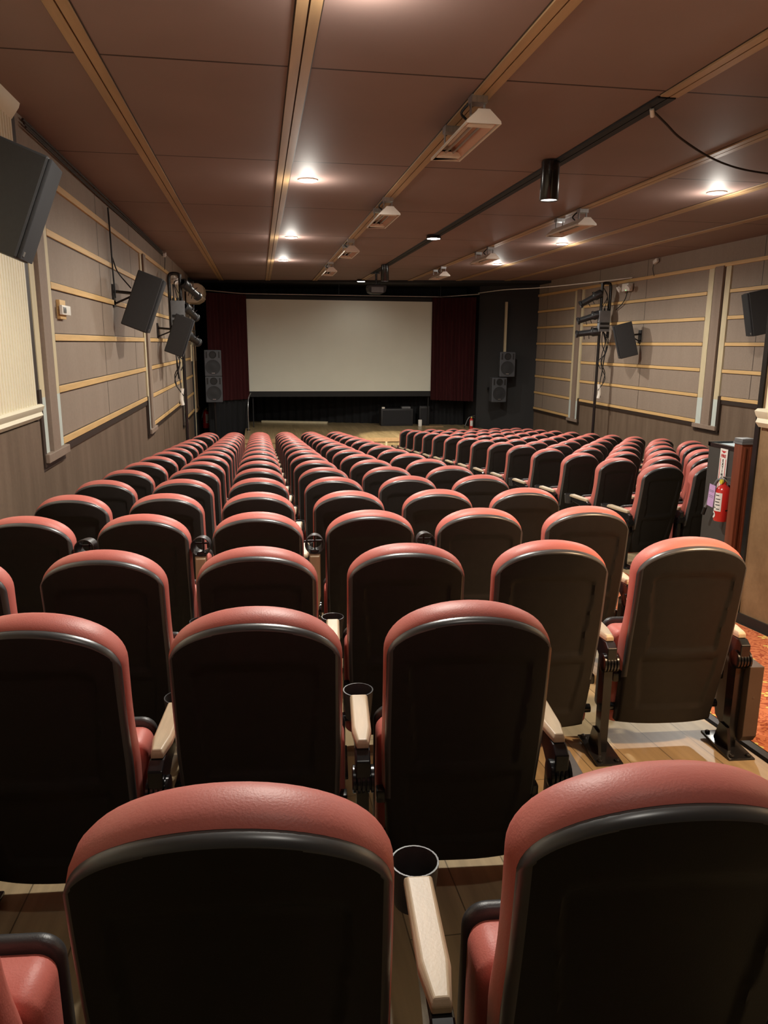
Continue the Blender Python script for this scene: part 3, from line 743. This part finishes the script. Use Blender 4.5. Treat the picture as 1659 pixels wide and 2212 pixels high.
tag(m.build('cable_bundle', 'cablebrown'), 'dark cable bundle running where the thermostat wall meets the ceiling', 'cable')

# ------------------------------------------------------------------ loudspeakers on the walls
def wall_speaker(c, s, tilt, yaw, label, size=(.30, .36, .66), badge=True):
    """s = +1 on the wall at XL; front face looks along s*X and down"""
    o = thing('wall_speaker', label, 'loudspeaker', c, rot=(0, s * tilt, yaw), group='black tilted wall loudspeakers')
    d, wdt, h = size
    m = MB(); hb = .44 * wdt
    # slightly tapered towards the wall
    V = []
    for x_, hw_ in ((d / 2, wdt / 2), (-d / 2, wdt * .36)):
        for yy, zz in ((-hw_, -h / 2), (hw_, -h / 2), (hw_, h / 2), (-hw_, h / 2)): V.append((s * x_, yy, zz))
    m.add(V, [(0, 1, 2, 3), (4, 7, 6, 5), (0, 4, 5, 1), (1, 5, 6, 2), (2, 6, 7, 3), (3, 7, 4, 0)]); m.build('cabinet', 'spk', o, 0, bevel=.012)
    m = MB(); m.box((s * (d / 2 + .010), 0, 0), (.02, wdt * .95, h * .97), None, .006); m.build('grille', 'grille', o)
    if badge:
        m = MB(); m.box((s * (d / 2 + .021), -wdt * .36, -h * .43), (.004, .035, .025)); m.build('badge', 'metal', o, 0)
    # bracket reaching to the wall, in the world's axes
    wx = (XL + .03 if s > 0 else XR - .03)
    b = thing_bracket(o, c, wx, s, d)
    return o
def thing_bracket(o, c, wx, s, d):
    inv = o.rotation_euler.to_matrix().inverted()
    def loc(p): return inv @ (Vector(p) - Vector(c))
    m = MB(); m.tube([loc((wx, c[1] + .02, c[2] + .12)), loc((c[0] - s * (d * .35), c[1] + .02, c[2] + .10))], .018, 8)
    m.tube([loc((wx, c[1] + .02, c[2] - .02)), loc((c[0] - s * (d * .35), c[1] + .02, c[2] + .08))], .012, 8)
    p = loc((wx - s * .01, c[1] + .02, c[2] + .07)); m.box(p, (.02, .12, .26), tuple(inv.to_euler()))
    return m.build('wall_bracket', 'steel', o)
wall_speaker((-1.235, 4.4, .70), 1, math.radians(22), math.radians(4), 'large black speaker on the cream wall, biggest of the tilted ones', (.27, .30, .53))
wall_speaker((-1.345, 9.7, .46), 1, math.radians(21), math.radians(3), 'black tilted wall speaker above the thermostat wall battens, past the cream wall', (.30, .36, .66))
wall_speaker((-1.327, 13.6, .109), 1, math.radians(20), math.radians(3), 'black tilted wall speaker partly before the lighting pole', (.30, .36, .66))
wall_speaker((7.17, 14.4, .10), -1, math.radians(15), math.radians(-22), 'black tilted wall speaker next to the pole of three stage lights', (.34, .36, .66))
wall_speaker((7.16, 10.3, .475), -1, math.radians(12), math.radians(-20), 'black wall speaker cut off by the entrance wall edge', (.31, .33, .62))

# stage loudspeakers
def stage_speaker(c, label, yaw=0.0, post=None, wall=None):
    o = thing('stage_loudspeaker', label, 'loudspeaker', c, yaw, 'grey two-way loudspeakers beside the screen')
    W2, H = .215, .66
    m = MB(); m.prism([(-W2, 0), (W2, 0), (.15, .36), (-.15, .36)], H, 'Z', 0); m.build('cabinet', 'spkgrey', o, 0, bevel=.02)
    m = MB(); m.lathe((0, .0, .235), (0, -1, .235), [(.020, .0), (.018, .08), (.010, .160), (.012, .170), (.012, .182), (-.02, .186)], 32, caps=False); m.build('woofer', 'cone', o)
    m = MB(); m.lathe((0, .0, .54), (0, -1, .54), [(.003, .0), (.003, .075), (.010, .082), (.010, .092), (-.02, .096)], 28, caps=False); m.build('horn', 'rubber', o)
    m = MB()
    for sx in (-1, 1): m.bx(sx * .155 - .02, sx * .155 + .02, -.004, .002, .46, .62)
    m.build('port', 'rubber', o, 0)
    m = MB(); m.bx(-.04, .04, -.016, -.01, .075, .09); m.build('badge', 'metal', o, 0)
    if post:
        m = MB(); m.cyl((0, .18, 0), (0, .18, post - c[2]), .03, 12); m.bx(-.2, .2, .0, .4, post - c[2], post - c[2] + .02); m.build('stand_pole', 'steel', o)
    if wall:
        m = MB(); m.bx(-.03, .03, .34, wall, .28, .36); m.build('wall_bracket', 'steel', o, 0)
stage_speaker((-1.155, 20.02, -.85), 'grey loudspeaker before the maroon curtain, upper of the stacked pair', .04)
stage_speaker((-1.155, 20.04, -1.51), 'grey loudspeaker before the maroon curtain, lower of the stacked pair', .04, post=floor_z(20.5))
stage_speaker((6.60, 19.95, -.855), 'grey loudspeaker on the black wall, upper one under the pale batten', -.02, wall=.70)
stage_speaker((6.41, 19.98, -1.535), 'grey loudspeaker on the black wall, lower and offset one', .10, wall=.78)
m = MB(); m.bx(6.66, 6.72, 20.50, 20.56, -.25, 1.13); tag(m.build('tall_batten', 'pale', smooth=0), 'tall pale wooden batten on the black wall above the speaker', 'batten')

# ------------------------------------------------------------------ stage lighting poles
def ellipsoidal(parent, p, dirv, L=.46):
    p = Vector(p); dv = Vector(dirv).normalized()
    m = MB(); m.lathe(p - dv * .10, p + dv, [(0, .05), (.02, .085), (.16, .09), (.19, .07), (.22, .062), (L, .062), (L + .01, .078), (L + .05, .08), (L + .05, .07), (L, .058)], 20, caps=False)
    h = m.build('stage_light', 'fixture', parent)
    sd = dv.cross(Vector((0, 0, 1))).normalized()
    m = MB(); up = sd.cross(dv)
    m.tube([p + sd * .10 + dv * .08, p + sd * .10 - up * -.10 + dv * .06, p - sd * .10 + up * .10 + dv * .06, p - sd * .10 + dv * .08], .009, 6)
    for k in (.14, .24): m.tube([p + dv * k - up * .05, p + dv * k - up * .13], .007, 6)
    m.tube([p + dv * .18 + sd * .06, p + dv * .18 + sd * .12 + up * .05], .007, 6)
    m.build('yoke', 'steel', h)
    m = MB(); m.cyl(p + dv * (L - .068), p + dv * (L - .062), .055, 16); m.build('lens', 'metal', h)
def light_pole(x, y, s, ztop, zbot, lights, box_z, label):
    """s: +1 when the wall is on the +X side"""
    o = thing('lighting_pole', label, 'stage lights', (x, y, 0), group='wall poles of stage lights')
    m = MB(); wx = s * .19
    m.tube(smooth_path([(0, 0, zbot), (0, 0, ztop - .32), (0, 0, ztop - .12), (.01 * s, 0, ztop - .03), (.05 * s, 0, ztop), (wx - .05 * s, 0, ztop), (wx - .01 * s, 0, ztop - .03), (wx, 0, ztop - .12), (wx, 0, ztop - .3), (wx, 0, box_z - .35)], 4), .030, 10)
    m.build('pole', 'steel', o)
    m = MB(); m.box((.05 * s, -.07, box_z + .08), (.24, .09, .26), None, .006); m.box((.05 * s, -.07, box_z - .12), (.24, .10, .20), None, .006); m.build('dimmer_box', 'greybox', o)
    m = MB()
    for k in range(3): m.cyl((.05 * s + (k - 1) * .07, -.07, box_z + .21), (.05 * s + (k - 1) * .07, -.07, box_z + .26), .022, 10)
    for k in range(2): m.bx(.05 * s - .10, .05 * s + .10, -.124, -.118, box_z - .17 + k * .09, box_z - .12 + k * .09)
    m.build('plug', 'rubber', o)
    for (dz, dirv) in lights: ellipsoidal(o, (-s * .09, 0, dz), dirv)
    m = MB()
    for (dz, dirv) in lights: m.cyl((-s * .10, 0, dz), (.0, 0, dz + .02), .02, 8)
    m.build('clamp', 'steel', o)
    m = MB(); rnd = random.Random(3)
    for k in range(5):
        z0 = box_z - .2; pts = [(.05 * s, -.05, z0)]
        for j in range(1, 6): pts.append((.03 * s + s * rnd.uniform(-.03, .16), -.05 + rnd.uniform(-.03, .03), z0 - j * (.16 + .03 * k)))
        m.tube(smooth_path(pts, 4), .009, 6)
    for k in range(3): m.tube(smooth_path([(.05 * s + (k - 1) * .07, -.07, box_z + .26), (.10 * s, -.06, box_z + .5), (.02 * s, -.03, ztop - .1)], 4), .007, 6)
    m.build('cable_loop', 'rubber', o)
    m = MB(); m.tube(smooth_path([(.05 * s, -.04, box_z - 1.32), (.07 * s, -.05, box_z - 1.5), (.05 * s, -.05, box_z - 1.62)], 4), .035, 8); m.build('white_bag', 'white', o)
light_pole(7.16, 15.6, 1, 1.27, floor_z(15.6), [(1.03, (-.80, .25, -.48)), (.62, (-.88, .25, -.30)), (.275, (-.95, .25, -.12))], .50, 'black pole of three stage lights on the wall with the emergency light beside it')
light_pole(-1.336, 14.3, -1, 1.17, floor_z(14.3), [(.98, (.45, .75, -.42)), (.58, (.3, .85, -.35)), (.12, (.35, .85, -.3))], .50, 'black pole of stage lights behind the small tilted speaker near the air conditioner')

# emergency lights
def emergency(c, s, label):
    o = thing('emergency_light', label, 'emergency light', c, group='twin-head emergency lights')
    m = MB(); m.box((0, 0, 0), (.10, .28, .15), None, .01); m.build('battery_case', 'white', o)
    for k in (-1, 1):
        m = MB(); m.lathe((s * .04, k * .20, .0), (s * .04 + s * .5, k * .28, -.3), [(0, .02), (.02, .055), (.07, .06), (.07, .0)], 16, caps=False); m.cyl((0, k * .13, 0), (s * .04, k * .20, 0), .015, 8)
        m.build('lamp_head', 'paper', o)
    m = MB(); m.box((s * .051, -.05, -.06), (.006, .02, .012)); m.build('indicator', 'green', o, 0)
    m = MB(); m.tube(smooth_path([(0, -.02, -.07), (0, .05, -.22), (-s * .02, .25, -.33), (-s * .03, .5, -.42)], 5), .010, 6); m.build('cable', 'rubber', o)
emergency((7.42, 15.0, 1.15), -1, 'white emergency light on the panelled wall beside the three stage lights')
emergency((-1.595, 15.6, 1.16), 1, 'white emergency light on the thermostat wall behind the lighting pole')
def sensor(c, s, label):
    o = thing('wall_sensor', label, 'sensor', c, group='small white wall sensors')
    m = MB(); m.box((0, 0, 0), (.05, .14, .07), (s * .3, 0, 0), .01); m.build('case', 'white', o)
    m = MB(); m.tube(smooth_path([(0, .05, -.03), (-s * .015, .12, -.12), (-s * .02, .06, -.26)], 4), .006, 6); m.build('cable', 'rubber', o)
    m = MB(); m.bx(min(0, -s * .06), max(0, -s * .06), -.03, .03, -.02, .03); m.build('bracket', 'steel', o, 0)
sensor((XR - .06, 13.96, 1.555), -1, 'small white sensor at the top of the panelled wall by the cable')
sensor((XL + .06, 14.9, 1.55), 1, 'small white sensor at the top of the thermostat wall')
# thermostat
o = thing('thermostat', 'small white thermostat on a wooden block between wall battens', 'thermostat', (XL + .012, 7.13, .27))
m = MB(); m.bx(0, .03, -.11, .09, -.085, .075, .004); m.build('wooden_block', 'batten', o)
m = MB(); m.bx(.03, .055, -.14, .16, -.05, .03, .006); m.build('control_box', 'white', o)
m = MB(); m.bx(.055, .06, -.11, -.02, -.035, .015, .002); m.build('dial', 'metal', o)
# speaker cable on the wall
m = MB(); m.tube(smooth_path([(XL + .05, 9.55, CEIL - .13), (XL + .05, 9.58, 1.2), (XL + .05, 9.6, .8), (XL + .055, 9.62, .5)], 5), .010, 6)
m.tube(smooth_path([(XL + .05, 9.62, .95), (XL + .08, 9.75, .8), (XL + .22, 9.75, .62)], 5), .008, 6)
tag(m.build('speaker_cable', 'rubber'), 'dark cable dropping down the wall to the tilted speaker', 'cable')
# air conditioner
o = thing('air_conditioner', 'beige wall air conditioner in the far corner above the pole', 'air conditioner', (XL + .04, 19.55, 1.15))
m = MB(); m.prism([(0, -.24), (.24, -.24), (.37, -.16), (.41, .02), (.39, .16), (.29, .21), (0, .21)], .95, 'Y', -.5); m.build('case', 'acbeige', o, 30, bevel=.02)
m = MB(); m.bx(.34, .395, -.46, .4, -.13, -.09); m.build('louvre', 'white', o, 0)
m = MB(); m.tube(smooth_path([(.06, -.4, -.24), (.06, -.4, -.6), (.05, -.38, -1.6)], 4), .02, 8); m.build('drain_pipe', 'pale', o)

# ------------------------------------------------------------------ fire extinguishers
def extinguisher(name, label, c, rz, full=True, h=.42, r=.062):
    o = thing(name, label, 'fire extinguisher', c, rz)
    m = MB(); m.lathe((0, 0, 0), (0, 0, 1), [(0, .0), (0, r * .93), (.012, r), (h * .84, r), (h * .92, r * .82), (h * .98, r * .42), (h, r * .33), (h + .02, r * .33), (h + .02, 0)], 32, caps=False); m.build('cylinder', 'extred', o)
    m = MB()
    for k in range(-7, 8):
        pass
    # paper label wrapped round the front
    def wrap(a0, a1, z0, z1, rr):
        n = 10; V = []
        for k in range(n + 1):
            a = a0 + (a1 - a0) * k / n
            V += [(rr * math.sin(a), -rr * math.cos(a), z0), (rr * math.sin(a), -rr * math.cos(a), z1)]
        return V, [(2 * k, 2 * k + 2, 2 * k + 3, 2 * k + 1) for k in range(n)]
    m.add(*wrap(-.9, .9, h * .28, h * .78, r + .001)); lb = m.build('instruction_label', 'paper', o, 60)
    m = MB()
    for z, a, b in ((.70, -.1, .5), (.60, .0, .7), (.52, -.1, .6), (.44, .0, .7), (.36, -.7, .1), (.33, .2, .7)): m.add(*wrap(a, b, h * z, h * (z + .022), r + .0018))
    m.build('printed_line', 'rubber', lb, 0)
    m = MB(); m.bx(-.016, .016, -.016, .016, h + .01, h + .045, .004); m.build('valve', 'metal', o)
    m = MB(); m.box((.045, 0, h + .06), (.12, .022, .006), (0, -.12, 0)); m.box((.045, 0, h + .03), (.11, .020, .006), (0, .42, 0)); m.build('handle', 'metal', o, 0)
    m = MB(); m.lathe((-.0, -.016, h + .02), (-.0, -.03, h + .02), [(0, .018), (.012, .018), (.012, 0)], 14, caps=False); m.build('gauge', 'yellow', o)
    m = MB(); m.tube(smooth_path([(-.01, 0, h + .03), (-.07, -.005, h + .02), (-.12, -.01, h - .06), (-.16, -.012, h - .16), (-.185, -.014, h - .215)], 6), .011, 8); hs = m.build('hose', 'greybox', o)
    m = MB(); m.cyl((-.184, -.014, h - .21), (-.205, -.016, h - .27), .014, 10); m.build('nozzle', 'rubber', hs)
    if full:
        m = MB(); m.box((-.055, -r - .006, h * .66), (.075, .003, .165), (0, .08, 0)); tg = m.build('inspection_tag', 'purple', o, 0)
        m = MB()
        for z in (.04, .03, .0, -.012): m.box((-.055, -r - .008, h * .66 + z), (.055, .001, .003), (0, .08, 0))
        m.build('printed_line', 'greybox', tg, 0)
        m = MB(); V, f = [(0.0, 0, 0)], []
        n = 20
        for k in range(n): V.append((.028 * math.cos(2 * PI * k / n), 0, .026 * math.sin(2 * PI * k / n)))
        f = [(0, 1 + k, 1 + (k + 1) % n) for k in range(n)]
        a = -.35; rr = r + .0025
        V = [(rr * math.sin(a + x / rr), -rr * math.cos(a + x / rr), h * .17 + z) for x, _, z in V]
        m.add(V, f); rb = m.build('round_sticker', 'paper', o, 0)
        m = MB()
        for dx, dz in ((-.010, .004), (.008, .006), (.0, -.006)): m.add(*wrap(a + dx / rr - .08, a + dx / rr + .08, h * .17 + dz - .006, h * .17 + dz + .006, rr + .001))
        m.build('sticker_symbol', 'rubber', rb, 0)
    m = MB(); m.box((0, r + .012, h * .6), (.05, .024, .2)); m.bx(-r - .004, r + .004, -.004, r, h * .30, h * .33); m.build('wall_bracket', 'steel', o, 0)
    return o
extinguisher('fire_extinguisher', 'red fire extinguisher with a lilac tag hanging on the dark cabinet', (3.372, 5.04, -1.273), -PI / 2, h=.275, r=.052)
extinguisher('fire_extinguisher', 'small far fire extinguisher on the black corner by the front seats', (-1.50, 21.6, -2.33), PI / 2 - .6, False, .50, .085)
extinguisher('fire_extinguisher', 'partly hidden far extinguisher at the edge of the stage beside the black wall', (5.86, 20.72, ZS), 0, False, .30, .05)

# ------------------------------------------------------------------ cabinet with extinguisher sign and mahogany post
o = thing('counter_cabinet', 'dark grey cabinet with light blue top carrying the red extinguisher', 'cabinet', (3.45, 5.0, floor_z(5.0)))
ht = -.735 - floor_z(5.0)
m = MB(); m.bx(0, .62, .0, .40, -.06, ht - .02); m.build('case', 'cabinet', o, 0, bevel=.004)
m = MB(); m.bx(-.006, .62, .375, .405, ht - .022, ht + .012); m.bx(-.006, .03, -.0, .40, ht - .022, ht + .006); m.build('top_rim', 'steel', o, 0)
m = MB(); m.bx(.03, .62, 0, .375, ht - .02, ht - .002); m.build('top', 'bluetop', o, 0)
o = thing('mahogany_post', 'glossy mahogany post at the end of the cabinet by the entrance wall', 'post', (3.385, 4.86, floor_z(4.86)))
hp = -.635 - floor_z(4.86)
m = MB(); m.bx(-.045, .050, -.03, .06, -.02, hp - .04, .004)
for x in (-.02, .025): m.bx(x - .006, x + .006, -.036, -.03, .0, hp - .06)
m.build('shaft', 'mahogany', o)
m = MB(); m.bx(-.052, .057, -.037, .067, hp - .04, hp - .025); m.bx(-.048, .053, -.033, .063, hp - .025, hp, .004); m.build('cap', 'greybox', o)
# sign
o = thing('extinguisher_sign', 'tall narrow FIRE EXTINGUISHER sign on the cabinet above the extinguisher', 'sign', (3.4438, 5.185, -.755))
m = MB(); m.bx(-.003, .0, -.046, .046, -.43, 0); m.build('sign_plate', 'paper', o, 0)
m = MB(); m.bx(-.0042, -.003, .030, .036, -.42, -.075); m.build('red_border', 'signred', o, 0)
m = MB(); m.bx(-.0042, -.003, -.036, -.030, -.42, -.075); m.build('red_border', 'signred', o, 0)
m = MB(); m.prism([(.034, -.016), (-.034, -.016), (0, -.034)], .0012, 'X', -.0042); m.build('red_arrow', 'signred', o, 0)
def letters(txt, size, loc, m_, parent, name):
    cu = bpy.data.curves.new('txt', 'FONT'); cu.body = txt; cu.size = size; cu.align_x = 'CENTER'; cu.align_y = 'CENTER'; cu.extrude = .0004; cu.offset = .0009
    ob = bpy.data.objects.new('txt', cu); COL.objects.link(ob)
    me = bpy.data.meshes.new_from_object(ob.evaluated_get(bpy.context.evaluated_depsgraph_get())); bpy.data.objects.remove(ob)
    me.materials.clear(); me.materials.append(M[m_]); q = bpy.data.objects.new(name, me); COL.objects.link(q); q.parent = parent
    q.location = loc; q.rotation_euler = (PI / 2, 0, -PI / 2); return q
letters('FIRE', .033, (-.0046, 0, -.055), 'signred', o, 'red_lettering')
for i, ch in enumerate('EXTINGUISHER'):
    letters(ch, .029, (-.0046, 0, -.090 - i * .0265), 'rubber', o, 'letter')
